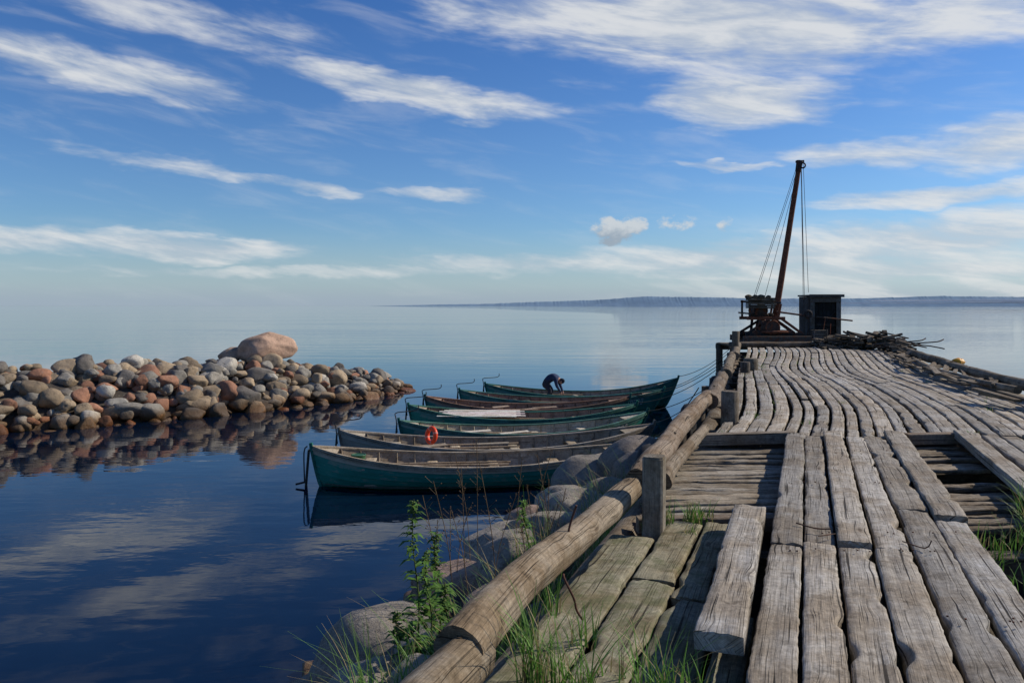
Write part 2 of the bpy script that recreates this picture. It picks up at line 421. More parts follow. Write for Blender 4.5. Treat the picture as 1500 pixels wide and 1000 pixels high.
while v<5.35:
    w=R.uniform(.16,.25)
    Y=9.72+R.uniform(-.06,.12)
    while Y<29.2:
        L=R.uniform(5,9) if Y>10 else R.uniform(3.0,8)
        Y2=min(Y+L,29.4)
        if 29.4-Y2<2: Y2=29.4
        longplank(mb,v+w/2,w-R.uniform(.026,.06),Y,Y2-.02,R.uniform(-.02,.016),.06,tone((.34,.317,.275),.26),.14,nt=4,rough=1.1)
        Y=Y2
    v+=w
plank(mb,[(DX(Y,1.075-.03*(Y-3.6)/2.4)+0,Y,2.315+.01*math.sin(Y*2)) for Y in np.linspace(3.62,5.98,60)],.225,.10,(.37,.345,.30),3.3,10,1.3)
mb.build('deck_planks',[M_deck],pier)
mb=MB()
for (v,w,a,b,dz) in [(.185,.35,1.2,5.9,-.10),(.52,.30,1.2,4.9,-.085),(.52,.29,4.93,6.25,-.09),(.83,.31,1.2,4.55,-.09),(.79,.23,4.6,6.2,-.085),(1.02,.21,4.6,6.25,-.095),(1.10,.2,1.2,4.4,-.10)]:
    longplank(mb,v,w-.03,a,b,dz,.06,tone((.24,.225,.16),.16),.05,nt=8,rough=1.2)
mb.build('mossy_planks',[M_moss],pier)
mb=MB()
def cross(v0,v1,Y,w,dz,col):
    sd=R.uniform(0,99); N=20; sk=R.uniform(-.04,.04); tl=R.uniform(-.02,.02)
    plank(mb,[(XL(Y)+v0+(v1-v0)*i/N,Y+sk*i/N+(v1-v0)*i/N*.06,2.2+dz+tl*(i/N-.5)+.008*nz(i*.3,sd)) for i in range(N+1)],w,.05,col,sd,6,1.1)
Y=6.45
while Y<9.5:
    w=R.uniform(.12,.24); cross(.12,1.27,Y+w/2,w-R.uniform(.025,.055),-.12+R.uniform(-.02,.02),tone((.27,.24,.19),.28)); Y+=w
Y=6.05
while Y<9.5:
    w=R.uniform(.12,.22)
    if not (7.5<Y<8.0): cross(2.6,3.36,Y+w/2,w-R.uniform(.03,.07),-.10+R.uniform(-.03,.02),tone((.26,.22,.165),.28))
    Y+=w
beam(mb,(XL(9.62)+.1,9.66,2.17),(XL(9.62)+1.32,9.68,2.20),.14,.14,(.25,.21,.16),5)
beam(mb,(XL(9.62)+2.65,9.6,2.19),(XL(9.62)+3.4,9.62,2.20),.14,.13,(.22,.17,.12),6)
beam(mb,(XL(6.4)+.1,6.36,2.05),(XL(6.4)+1.25,6.40,2.05),.12,.12,(.2,.16,.12),6)
beam(mb,(XL(9.6)+3.3,9.6,2.25),(XL(5.6)+3.33,5.6,2.24),.13,.1,(.33,.30,.25),8,seg=3)
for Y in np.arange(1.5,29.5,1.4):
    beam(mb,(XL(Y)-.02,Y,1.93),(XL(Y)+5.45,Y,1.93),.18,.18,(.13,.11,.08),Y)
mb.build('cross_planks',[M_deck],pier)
mb=MB()
for side,v0 in ((0,-.02),(1,5.45)):
    for k,z in enumerate((1.88,1.62,1.36,1.10,.84,.58,.32,.06)):
        for a,b in ((1.0,9.0),(8.6,16.5),(16.2,23),(22.7,30.6)):
            tube(mb,smoothpath([(DX(Y,v0)+(.03*(k%2)),Y,z) for Y in np.linspace(a,b,5)],.5),.135,10,tone((.15,.125,.095)),k*3.3+a,.12)
for z in (1.88,1.62,1.36,1.10,.84,.58,.32,.06):
    tube(mb,[(XL(30.5)-.3,30.5,z),(XL(30.5)+5.8,30.5,z)],.135,10,(.14,.12,.09),z,.1)
for Y in np.arange(10.5,30,2.4):
    tube(mb,[(XL(Y)-.28,Y,-.6),(XL(Y)-.24,Y,2.15+.1*math.sin(Y*3))],.12,10,(.13,.11,.085),Y,.15)
mb.build('crib_logs',[M_log],pier)
mb=MB(); V=[];F=[]
for i,Y in enumerate(np.linspace(-6,30.3,40)):
    V+=[(XL(Y)+.1,Y,-.6),(XL(Y)+.12,Y,1.7+.05*nz(Y,1)),(XL(Y)+2.7,Y,1.72+.08*nz(Y,5)),(XL(Y)+5.3,Y,1.7),(XL(Y)+5.35,Y,-.6)]
    if i:
        a=(i-1)*5;b=i*5;F+=[(a+j,b+j,b+j+1,a+j+1) for j in range(4)]
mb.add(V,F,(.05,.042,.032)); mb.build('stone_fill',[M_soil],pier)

mb=MB()
def L(Y,dx=0,z=2.33): return (XL(Y)+dx,Y,z)
def log(ctrl,r0,r1,col,seed,rough=.13,n=28,step=.05):
    P=smoothpath(ctrl,step); k=len(P)
    P=[p+Vector((.02*nz(i*step*.8,seed,1),0,.015*nz(i*step*.8,seed,5))) for i,p in enumerate(P)]
    tube(mb,P,[r0+(r1-r0)*i/(k-1) for i in range(k)],n,col,seed,rough)
    rr=random.Random(int(seed*10))
    for _ in range(int(len(P)*step*1.2)):
        i=rr.randrange(2,k-2); a=rr.uniform(-1.2,1.2); rad=(r0+(r1-r0)*i/(k-1))
        tube(mb,[P[i],P[i]+Vector((math.sin(a)*.95,-.3*math.sin(a)*.3,math.cos(a))).normalized()*(rad*1.05)],[.03,.014],8,(.22,.09,.04) if rr.random()<.4 else tuple(x*.6 for x in col),i)
log([L(.9,0,2.26),L(2.4,-.02,2.27),L(3.52,.0,2.27)],.105,.112,(.28,.24,.18),1.1)
log([L(3.42,-.03,2.31),L(4.3,-.05,2.32),L(5.4,.01,2.31),L(6.62,.05,2.31)],.112,.095,(.275,.225,.16),2.7)
log([L(6.45,.10,2.37),L(7.6,.02,2.35),L(9.2,-.03,2.36),L(10.6,-.05,2.38),L(12.3,-.04,2.39)],.11,.11,(.24,.19,.14),4.9)
log([L(6.9,.22,2.27),L(8.2,.16,2.25),L(9.8,.2,2.27)],.075,.06,(.22,.18,.13),6.1)
log([L(11.9,.06,2.36),L(14,.0,2.33),L(17,-.03,2.32)],.12,.11,(.19,.155,.12),7.3,.2,16,.12)
log([L(16.6,.06,2.36),L(20,.0,2.36),L(23,-.03,2.36)],.12,.11,(.18,.15,.11),8.3,.2,16,.12)
log([L(22.6,.06,2.36),L(26,.0,2.36),L(29,-.03,2.36)],.12,.11,(.18,.15,.11),9.3,.2,16,.12)
def LR(Y,dx=0,z=2.36): return (DX(Y,5.38)+dx,Y,z)
log([LR(3,0),LR(8,0),LR(12.6,.02)],.12,.1,(.22,.18,.135),12.3,.15,14,.15)
log([LR(12.3,.1),LR(16,.02),LR(19.3,.06)],.11,.1,(.20,.17,.13),13.3,.15,14,.15)
log([LR(18.8,.1),LR(23,.02),LR(28.7,.06)],.12,.1,(.17,.145,.11),14.3,.15,14,.15)
log([LR(14,-.25,2.30),LR(18,-.45,2.30),LR(22,-.3,2.33)],.07,.05,(.23,.2,.155),15.3,.15,12,.15)
mb.build('kerb_logs',[M_log],pier)

def post(name,x,y,z0,z1,w,col,seed,round_=False):
    mb=MB()
    if round_: tube(mb,[(x,y,z0),(x,y,z0+(z1-z0)*.5),(x+.01,y,z1-.015),(x+.01,y,z1)],[w/2,w/2,w/2,w/2*.9],14,col,seed,.08)
    else:
        beam(mb,(x,y,z0),(x+.005,y,z1-.01),w,w*1.05,col,seed,.015,up=(.35,.94,0),seg=4)
        beam(mb,(x+.005,y,z1-.01),(x+.005,y,z1+.004),w*.93,w*.97,tuple(c*.9 for c in col),seed,.02,up=(.35,.94,0))
    return mb.build(name,[M_log])
post('mooring_post',1.07,6.02,1.7,2.66,.155,(.26,.24,.20),21)
post('mooring_post',3.10,11.35,1.7,2.58,.25,(.19,.165,.13),22,True)
post('mooring_post',7.35,26.2,1.7,2.95,.24,(.22,.2,.165),23,True)
post('mooring_post',5.75,19.2,1.7,2.52,.34,(.15,.13,.1),24,True)
post('mooring_post',5.35,18.3,1.7,2.5,.22,(.12,.10,.08),25,True)

mb=MB()
tube(mb,smoothpath([(.262,4.06,2.43),(.268,4.03,2.41),(.31,4.0,2.33),(.325,4.0,2.27),(.355,3.99,2.225)],.01),.006,8,(.12,.05,.03))
tube(mb,smoothpath([(.335,4.9,2.31),(.35,4.9,2.42),(.372,4.9,2.50),(.395,4.88,2.575)],.02),.007,8,(.10,.05,.035))
tube(mb,smoothpath([(1.98,5.55,2.285),(2.08,5.45,2.275),(2.17,5.42,2.28)],.02),.005,6,(.10,.06,.04))
tube(mb,smoothpath([(2.02,5.25,2.28),(2.16,5.32,2.275)],.02),.004,6,(.10,.06,.04))
tube(mb,smoothpath([(2.55,5.2,2.26),(2.62,5.05,2.262),(2.66,5.05,2.31)],.02),.004,6,(.10,.06,.04))
for i in range(60):   # nail heads on the deck
    Y=R.choice([3.9,5.0,5.4,6.9,8.4,9.5])+R.uniform(-.04,.04); v=R.uniform(1.25,2.6); c=(XL(Y)+v,Y,2.262); tube(mb,[c,(c[0],c[1],c[2]+.006)],.006,6,(.08,.04,.03))
mb.build('iron_spikes',[M_rust])

for i,(x,y,z) in enumerate([(1.5,8.2,2.05),(3.55,14.2,1.95),(4.5,17.3,1.95),(2.75,12.0,2.0)]):
    mb=MB(); torus(mb,(x-.1,y,z),.23,.095,(-.93,.36,0),(.02,.02,.02),28,10); mb.build('tyre_fender',[M_rubber])

# ------------------------------------------------------------------ shore bank and boulders by the pier
mb=MB();V=[];F=[]
sh=[(-6,-7.5),(0,-5.2),(4,-3.7),(7.5,-2.5),(10.7,-1.1),(13,.1),(15.7,1.5),(18,3.2),(21,5.2)]
for i,Y in enumerate(np.linspace(-6,21,90)):
    xs0=np.interp(Y,[p[0] for p in sh],[p[1] for p in sh]); x1=XL(Y)+.1; top=np.interp(Y,[-6,9,14,20],[1.6,1.35,.7,.0])
    for j in range(14):
        t=j/13; x=xs0-.5+(x1-xs0+.5)*t
        V.append((x,Y,-.25+(top+.25)*t**1.15+.10*nz(x*1.5,Y*1.5)))
        if i and j: a=i*14+j;F.append((a-15,a-14,a,a-1))
mb.add(V,F,(.09,.07,.045)); mb.build('shore_bank',[M_soil])
mb=MB()
gr=(.23,.205,.17);pk=(.29,.205,.155);dk=(.17,.145,.12);tn=(.27,.235,.185)
for (x,y,z,r,c) in [(1.75,14.8,.45,.85,gr),(2.3,14.2,.8,.7,dk),(.94,12.9,.35,.62,gr),(1.55,12.7,.65,.55,tn),(.3,11.7,.32,.66,pk),(.95,11.4,.7,.6,gr),(-.04,10.1,.55,.74,gr),(.6,10.0,.9,.52,tn),
    (-.45,8.75,.55,.55,pk),(.1,8.6,.95,.5,gr),(-.75,8.3,.5,.4,dk),(-1.18,7.45,.33,.68,gr),(-.6,6.9,.75,.45,tn),(-1.72,7.15,.08,.55,gr),(-.2,7.4,1.0,.38,pk),(-1.1,6.3,.65,.45,gr),(-1.45,6.4,.3,.5,tn),(-.6,5.6,.95,.38,gr),(-.9,9.6,.2,.4,dk),(2.6,16.3,.2,.6,gr),(3.2,15.6,.6,.5,pk),(3.3,17.5,.1,.5,gr),(2.05,13.2,1.0,.4,dk),(3.9,17.2,.6,.45,dk),(-2.1,6.4,.15,.5,gr)]:
    rock(mb,(x,y,z),r,4,np.array(c)*NR.uniform(.9,1.15),flat=1.0,cuts=9,lo=.66)
for k in range(320):
    Y=NR.uniform(3,19.5); xs0=np.interp(Y,[p[0] for p in sh],[p[1] for p in sh]); t=NR.rand()**.9; x=xs0-.1+(XL(Y)-xs0)*t
    top=np.interp(Y,[-6,9,14,20],[1.6,1.35,.7,.0])
    rock(mb,(x,Y,-.1+(top+.1)*t**1.15),NR.uniform(.10,.30),3,flat=.9)
mb.build('shore_boulders',[M_rock])
# ------------------------------------------------------------------ boats
def boat(ps,pb,B,hcol,icol,extras=(),zs0=.36,zb0=.42,mid=.47,railcol=None,handle=1.0,seatcol=(.34,.28,.2)):
    dx=pb[0]-ps[0];dy=pb[1]-ps[1];Lb=math.hypot(dx,dy);rot=math.atan2(dy,dx)
    e=empty('rowing_boat',(ps[0],ps[1],0),rot)
    T=np.linspace(0,1,41)
    def hb(t):
        q=abs(2*t-1); k=2.3 if t>.5 else 2.9
        return max(B/2*max(1-q**k,0)**.85,.02)
    def zs(t): q=abs(2*t-1); return mid+(zb0 if t>.5 else zs0)*q**2.1
    def zk(t): return -.16+.12*abs(2*t-1)**4
    def xx(t,f): return Lb*t-.55*(1-f)*t**8+.22*(1-f)*(1-t)**8
    def P(t,f,off=0,s=1):
        w=max(hb(t)*math.sin(min(f,1)*math.pi/2)**.72+off,.004)
        return (xx(t,f),s*w,zk(t)+(zs(t)-zk(t))*f**1.35)
    h=MB(); fs=[0,.3,.48,.63,.76,.88,1.0]
    for s in (1,-1):
        for i in range(6):
            V=[];G=[]
            for t in T:
                a=P(t,fs[i],.022 if i else 0,s);b=P(t,fs[i+1],.002,s); c0=P(t,fs[i],0,s)
                V+=[c0,a,b]; G+=[(c0[0],fs[i]*.9,s+i),(a[0],fs[i]*.9+.01,s+i),(b[0],fs[i+1]*.9,s+i)]
            F=[]
            for k in range(len(T)-1):
                for j in (0,1):
                    q=(k*3+j,k*3+j+1,k*3+j+4,k*3+j+3); F.append(q if s<0 else q[::-1])
            cc=hcol if i<5 or railcol is None else railcol
            h.add(V,np.array(F),np.array(cc)*R.uniform(.88,1.12),G,0,False)
        V=[];G=[];fi=[.0,.3,.5,.68,.84,1.0]
        for t in T:
            for f in fi:
                p=P(t,f,-.028,s); z=max(p[2]+.01,.05); V.append((p[0],p[1],z)); G.append((p[0],f*.9,s))
        F=[]
        for k in range(len(T)-1):
            for j in range(5):
                q=(k*6+j,k*6+j+1,k*6+j+7,k*6+j+6);F.append(q[::-1] if s<0 else q)
        h.add(V,np.array(F),icol,G,1,True)
        rc=railcol or (.33,.28,.21)
        for off,f,w,hh,dz,c in ((-.01,1,.075,.035,.018,rc),(.02,.985,.03,.045,-.02,tuple(x*.8 for x in rc))):
            rings=[];gcs=[]
            for t in T:
                p=P(t,f,off,s); w2=min(w/2,abs(p[1])+.01)
                rings.append(np.array([(p[0],p[1]-w2,p[2]+dz+hh/2),(p[0],p[1]+w2,p[2]+dz+hh/2),(p[0],p[1]+w2,p[2]+dz-hh/2),(p[0],p[1]-w2,p[2]+dz-hh/2)]))
                gcs.append(np.array([(p[0],0,s),(p[0],w,s),(p[0],w+hh,s),(p[0],-hh,s)]))
            ringmesh(h,rings,gcs,c,1,False)
        for t in np.linspace(.08,.92,int(Lb/.42)):
            pts=[]
            for f in np.linspace(.25,.98,7):
                p=P(t,f,-.042,s); 
                if p[2]>.03: pts.append(p)
            if len(pts)>2: tube(h,pts,.02,5,tuple(x*.8 for x in icol),t*9,0,1)
    V=[];F=[]
    for i,t in enumerate(T):
        w=max(hb(t)*.86,.01); V+=[(xx(t,.3),-w,.062),(xx(t,.3),w,.062)]
        if i: F.append((i*2-2,i*2-1,i*2+1,i*2))
    h.add(V,F,tuple(x*.6 for x in icol),None,1,False)
    h.build('hull',[M_hull,M_bwood],e)
    d=MB()
    for y in (-.42,-.25,-.08,.09,.26,.43):
        if abs(y)<B*.3: plank(d,[(x,y,.105+.004*nz(x,y)) for x in np.linspace(Lb*.16,Lb*.84,12)],.14,.025,tone(seatcol,.2),R.random()*50,3,.5)
    for t in (.17,.36,.55,.74):
        w=hb(t)-.03; z=zs(t)-.15
        plank(d,[(Lb*t,y,z) for y in np.linspace(-w,w,6)],.24,.035,tone(seatcol,.15),R.random()*50,4,.5)
    for t0,t1 in ((.0,.075),(.90,1.0)):
        ts=np.linspace(t0,t1,7);V=[];F=[];G=[]
        for i,t in enumerate(ts):
            w=max(hb(t)-.02,.01);z=zs(t)-.01;V+=[(Lb*t,-w,z),(Lb*t,w,z)];G+=[(-w,Lb*t,3),(w,Lb*t,3)]
            if i:F.append((i*2-2,i*2-1,i*2+1,i*2))
        d.add(V,F,seatcol,G,0,False)
    bow=[(P(1,f,0)[0]+.02,0,P(1,f,0)[2]) for f in (0,.25,.5,.75,1)]+[(Lb+.05,0,zs(1)+.12)]
    st=[(P(0,f,0)[0]-.02,0,P(0,f,0)[2]) for f in (0,.25,.5,.75,1)]+[(-.03,0,zs(0)+.09)]
    for pts in (bow,st):
        for a,b in zip(pts[:-1],pts[1:]): beam(d,a,b,.07,.09,tuple(np.array(hcol)*.8+np.array((.02,.015,.01))),2,.01,up=(0,1,0))
    d.build('thwarts_and_stems',[M_bwood],e)
    r=MB()
    beam(r,(-.14,0,-.12),(-.07,0,zs(0)-.05),.03,.2,(.05,.06,.05),2,.008,up=(0,1,0))
    if handle:
        z=zs(0); tube(r,smoothpath([(-.06,0,z-.3),(-.09,0,z+.05),(-.12,0,z+.20*handle),(-.05,.02,z+.23*handle),(.45*handle,.1,z+.27*handle),(.5*handle,.1,z+.40*handle)],.04),.014,6,(.05,.045,.045))
    else:
        z=zs(0); tube(r,smoothpath([(-.16,0,.1),(-.17,0,z-.1),(-.10,0,z+.02)],.04),.014,6,(.04,.04,.04)); beam(r,(-.34,-.02,.05),(-.1,0,.1),.03,.04,(.04,.04,.04))
    r.build('rudder',[M_dark],e)
    o=MB()
    for k in range(2):
        y0=R.uniform(-.3,.35);x0=Lb*R.uniform(.12,.2);x1=Lb*R.uniform(.5,.62);z0=zs(.36)-.11
        tube(o,[(x0,y0,z0+.03),(x1,y0+R.uniform(-.2,.2),z0+.02)],.022,7,(.36,.28,.19),k)
        beam(o,(x0-.55,y0+.01,z0+.035),(x0+.05,y0,z0+.035),.13,.018,(.34,.27,.19),k)
    o.build('oars',[M_bwood],e)
    for ex in extras: ex(e,Lb,hb,zs,P)
    return e
teal=(.014,.20,.155); dteal=(.012,.15,.12); green=(.018,.21,.14)
tan=(.36,.30,.225)
def bucket(e,L,hb,zs,P):
    m_=MB(); tube(m_,[(.95,.1,.32),(.95,.1,.62)],[.12,.15],16,(.03,.10,.04)); torus(m_,(.95,.1,.62),.15,.012,(0,0,1),(.03,.11,.05),20,6)
    m_.build('bucket',[M_plastic],e)
def junk(col,x0,x1,n,w=.3):
    def f(e,L,hb,zs,P):
        m_=MB()
        for i in range(n):
            x=L*R.uniform(x0,x1);y=R.uniform(-.45,.45);a=R.uniform(-.6,.6);l=R.uniform(.3,.9);z=zs(.4)-.12+i*.012
            beam(m_,(x,y,z),(x+l*math.cos(a),y+l*math.sin(a)*.4,z+.03),R.uniform(.08,w),.03,np.array(col)*R.uniform(.7,1.2),i)
        m_.build('loose_boards',[M_bwood],e)
    return f
def boards(e,L,hb,zs,P):
    m_=MB()
    for i in range(9):
        y=-.72+i*.165; beam(m_,(L*(.13+.02*(i%3)),y,zs(.3)+.07+.01*(i%2)),(L*(.47+.02*((i*2)%3)),y+.02,zs(.4)+.085),.155,.025,(.66*R.uniform(.85,1.05),.63*R.uniform(.9,1),.54),i)
    m_.build('deck_boards',[M_bwood],e)
def nets(x,y,s=.3,col=(.03,.035,.03)):
    def f(e,L,hb,zs,P):
        m_=MB()
        for i in range(5): rock(m_,(x*L+NR.uniform(-s,s),y+NR.uniform(-.15,.15),.25+NR.uniform(0,.12)),s*.7,3,np.array(col)*NR.uniform(.7,1.6),flat=.8,cuts=4)
        m_.build('net_heap',[M_cloth],e)
    return f
def digits(e,L,hb,zs,P):
    m_=MB()
    for k in range(6):
        t0=.80+k*.018
        for (a0,f0,a1,f1) in ((0,.70,0,.9),(.0,.9,.009,.9),(.009,.9,.009,.70),(0,.70,.009,.70))[:4 if k%2 else 3]:
            p=P(t0+a0,f0,.022,-1);q=P(t0+a1,f1,.022,-1); tube(m_,[p,q],.009,5,(.45,.5,.47))
    m_.build('registration_number',[M_plastic],e)

boat((-4.2,16.75),(2.75,17.5),1.75,teal,tan,[bucket,junk((.45,.39,.3),.5,.75,4)],zs0=.36,zb0=.30,mid=.46,railcol=(.38,.325,.245),handle=.0,seatcol=(.42,.35,.25))
b2=boat((-4.05,18.75),(3.5,19.75),1.8,(.25,.23,.19),(.31,.265,.2),[junk((.28,.24,.18),.1,.5,7),nets(.14,0,.25),digits],zs0=.40,zb0=.40,mid=.44,railcol=(.34,.31,.26),handle=1,seatcol=(.42,.37,.28))
boat((-2.95,20.9),(3.75,22.2),1.7,dteal,(.44,.40,.3),[junk((.64,.6,.5),.1,.4,12),digits],zs0=.34,zb0=.40,mid=.42,railcol=(.10,.22,.18),handle=1,seatcol=(.5,.45,.35))
boat((-3.1,24.0),(3.75,24.1),1.8,green,(.33,.23,.16),[boards,digits],zs0=.34,zb0=.36,mid=.44,railcol=(.08,.22,.17),handle=1,seatcol=(.42,.32,.23))
boat((-2.85,26.3),(3.85,26.1),1.7,dteal,(.30,.20,.14),[junk((.42,.32,.23),.2,.6,6)],zs0=.34,zb0=.36,mid=.44,railcol=(.27,.17,.12),handle=1,seatcol=(.4,.28,.2))
boat((-1.85,28.3),(5.3,27.9),1.75,teal,(.33,.21,.15),[nets(.3,0,.3),digits],zs0=.34,zb0=.40,mid=.44,railcol=(.09,.22,.18),handle=1,seatcol=(.42,.31,.22))
boat((-1.0,30.3),(6.15,29.6),1.85,teal,(.36,.31,.24),[nets(.45,.1,.25,(.2,.18,.14)),junk((.42,.34,.25),.5,.75,6)],zs0=.34,zb0=.62,mid=.46,railcol=(.06,.19,.16),handle=1)
mb=MB(); torus(mb,(-1.9,18.75,.74),.165,.055,(-.75,-.65,.15),(.78,.07,.02),32,12)
for a in range(4):
    th=a*math.pi/2+.4; ax=Vector((-.75,-.65,.15)).normalized();u=ax.cross(Vector((0,0,1))).normalized();w=ax.cross(u)
    c=Vector((-1.9,18.75,.74))+(u*math.cos(th)+w*math.sin(th))*.165; tt=(-u*math.sin(th)+w*math.cos(th))
    tube(mb,[c-tt*.02,c+tt*.02],.058,12,(.7,.25,.18))
mb.build('life_ring',[M_plastic])
mb=MB()
def sag(a,b,s,r=.010,col=(.10,.09,.07)):
    a=Vector(a);b=Vector(b); tube(mb,[a.lerp(b,t)+Vector((0,0,-s*4*t*(1-t))) for t in np.linspace(0,1,14)],r,6,col)
sag((2.75,17.5,.8),(3.4,14.5,2.3),.25);sag((3.5,19.75,.88),(4.6,17.5,2.3),.2);sag((3.75,22.2,.85),(5.6,20,2.3),.25);sag((5.3,27.9,.85),(6.9,25,2.4),.2);sag((6.15,29.6,1.15),(7.6,27.4,2.4),.2);sag((3.75,24.1,.85),(6.1,22,2.4),.3);sag((3.85,26.1,.85),(6.4,23,2.4),.35)
mb.build('mooring_ropes',[M_rope])

# ------------------------------------------------------------------ crane
Yc=31.0
cr=empty('dock_crane',(0,0,0))
def C(x,z,y=0): return (x,Yc+y,z)
mb=MB(); rust=(.17,.065,.035); blk=(.035,.03,.027)
P=[C(10.18,3.0),C(10.45,4.6),C(10.78,6.7),C(11.08,8.6),C(11.17,9.2)]
tube(mb,P,[.125,.12,.11,.10,.09],12,rust,0,.05)
tube(mb,[C(11.14,9.0),C(11.20,9.42)],[.12,.13],10,(.06,.045,.04))
beam(mb,C(11.05,9.38),C(11.36,9.40),.1,.08,(.05,.04,.035))
torus(mb,C(11.28,9.22,-.1),.1,.03,(0,1,0),blk,16,6)
mb.build('mast',[M_rust],cr)
mb=MB()
for a,b in [((11.15,9.3,-.1),(9.3,4.15,-.6)),((11.15,9.3,.1),(9.55,4.1,.5)),((11.1,8.9,0),(9.9,4.0,.3)),((11.3,9.3,-.1),(11.5,4.3,-.1)),((11.3,9.3,.1),(11.42,4.0,.1)),((11.25,9.3,0),(11.34,3.7,0)),((11.35,9.3,.3),(11.56,4.2,.5))]:
    tube(mb,[C(a[0],a[1],a[2]),C(b[0],b[1],b[2])],.009,5,(.05,.045,.04))
mb.build('cables',[M_dark],cr)
mb=MB()
for y in (-.9,.9): beam(mb,C(8.75,2.52,y),C(11.3,2.52,y),.2,.22,(.09,.075,.06),y)
for x in (9.0,9.8,10.6,11.2): beam(mb,C(x,2.35,-1.2),C(x,2.35,1.2),.2,.16,(.08,.065,.05),x)
for y in (-.5,.5):
    beam(mb,C(8.95,2.7,y),C(11.15,2.68,y),.12,.14,blk,1)
    beam(mb,C(9.0,2.72,y),C(10.0,3.35,y),.09,.09,blk,1); beam(mb,C(11.1,2.72,y),C(10.3,3.3,y),.09,.09,rust,1)
    beam(mb,C(9.0,3.3,y),C(10.45,3.3,y),.1,.12,rust,1); beam(mb,C(9.45,2.72,y),C(9.5,3.3,y),.09,.09,blk,1)
    beam(mb,C(9.1,3.3,y),C(9.1,4.0,y),.07,.07,blk,1);beam(mb,C(10.2,3.3,y),C(10.3,3.85,y),.07,.07,rust,1)
    beam(mb,C(9.05,3.95,y),C(10.3,3.9,y),.07,.08,blk,1)
tube(mb,[C(9.95,2.95,-.62),C(9.95,2.95,.62)],.24,18,(.07,.045,.035))
torus(mb,C(9.95,2.95,-.62),.26,.03,(0,1,0),rust,22,6);torus(mb,C(9.95,2.95,.62),.26,.03,(0,1,0),rust,22,6)
tube(mb,[C(9.55,3.6,-.45),C(9.55,3.6,.45)],.22,16,(.05,.04,.035));torus(mb,C(9.55,3.6,-.46),.24,.03,(0,1,0),blk,20,6)
for i in range(9):
    a=math.pi*2*i/9; tube(mb,[C(10.1+.0,2.78,0),C(10.1+.75*math.cos(a),2.78,.75*math.sin(a))],.03,6,blk)
torus(mb,C(10.1,2.78,0),.75,.05,(0,0,1),rust,30,8)
for x in (9.2,10.9):
    for y in (-.62,.62): tube(mb,[C(x,2.62,y-.05),C(x,2.62,y+.05)],.15,14,blk)
tube(mb,[C(8.7,3.52,-.4),C(9.3,3.46,-.4)],.03,6,(.12,.1,.08)); tube(mb,[C(10.2,3.55,-.3),C(11.45,3.38,-.3)],.035,8,(.09,.05,.04)); tube(mb,[C(10.2,3.25,-.3),C(10.9,2.75,-.3)],.03,8,rust)
torus(mb,C(11.42,3.45,-.3),.12,.05,(0,1,0),blk,16,8); tube(mb,[C(11.42,3.3,-.3),C(11.42,2.9,-.3),C(11.38,2.5,-.3)],.02,6,blk)
mb.build('winch_frame',[M_rust],cr)
mb=MB()
for i in range(6): beam(mb,C(9.02,3.72+.075*i,-.55+.1*(i%2)),C(9.98+.03*(i%3),3.70+.07*i,-.5),.5,.06,tone((.14,.12,.09),.3),i)
for i in range(4): rock(mb,C(9.15+.25*i,4.12,-.2),.14,3,(.10,.085,.06),flat=.8)
for i in range(5): rock(mb,C(9.3+.16*i,3.42,-.35),.15,3,(.05,.04,.03),flat=.9)
mb.build('ballast_boards',[M_log],cr)

# ------------------------------------------------------------------ control shed
shd=empty('wooden_shed'); mb=MB(); g=(.085,.085,.08); Ys=31.2; x0,x1=11.66,12.88; zb,zt=2.44,4.14
for i in range(8):
    beam(mb,(x0+.08+i*.152,Ys+1.1,zb),(x0+.08+i*.152,Ys+1.1,zt),.147,.03,tone(g,.2),i,.004,up=(0,1,0))
for x in (x0,x1):
    for i in range(8): beam(mb,(x,Ys+.07+i*.14,zb),(x,Ys+.07+i*.14,zt),.03,.135,tone(g,.2),i,.004,up=(0,1,0))
for x in (x0+.1,x1-.1): beam(mb,(x,Ys-.02,zb),(x,Ys-.02,zt),.17,.05,(.15,.15,.14),3,.006,up=(0,1,0))
beam(mb,(x0+.01,Ys-.04,zt-.12),(x1-.01,Ys-.04,zt-.12),.05,.2,(.14,.14,.135),2,.006)
beam(mb,(x0+.05,Ys-.03,zb+.08),(x1-.05,Ys-.03,zb+.08),.05,.16,(.08,.075,.07),2,.006)
beam(mb,(x0-.06,Ys+.5,zt+.04),(x1+.06,Ys+.5,zt+.04),1.3,.06,(.10,.10,.10),2,.01)
beam(mb,(x0-.07,Ys-.17,zt+.03),(x1+.07,Ys-.17,zt+.03),.03,.11,(.09,.09,.085),2,.006)
for i in range(5): beam(mb,(x0+.27+i*.165,Ys+.02,zb+.16),(x0+.27+i*.165,Ys+.02,zt-.22),.155,.02,tone((.02,.024,.025),.2),i,.004,up=(0,1,0))
beam(mb,(x0+.22,Ys-.01,3.05),(x1-.2,Ys-.01,3.02),.02,.09,(.04,.04,.037),3,.004)
beam(mb,(x0+.22,Ys-.012,2.75),(x1-.2,Ys-.012,3.6),.02,.07,(.037,.037,.035),3,.004,up=(0,1,0))
mb.build('walls_and_door',[M_log],shd)
mb=MB(); tube(mb,[(x0+.15,Ys-.3,3.35),(x1+.35,Ys-.25,3.20)],.03,8,(.06,.05,.04)); tube(mb,[(x0+.3,Ys-.35,2.4),(x0+.5,Ys-.3,3.3)],.02,6,rust)
tube(mb,[(x0+.6,Ys-.5,2.5),(x0+.62,Ys-.5,3.1)],.018,6,(.2,.06,.03)); mb.build('handles',[M_rust],shd)
cb=MB(); 
for i in range(4): beam(cb,(11.5,30.6,2.47+i*.11),(12.05,30.6,2.47+i*.11),.4,.1,tone((.15,.14,.12),.2),i)
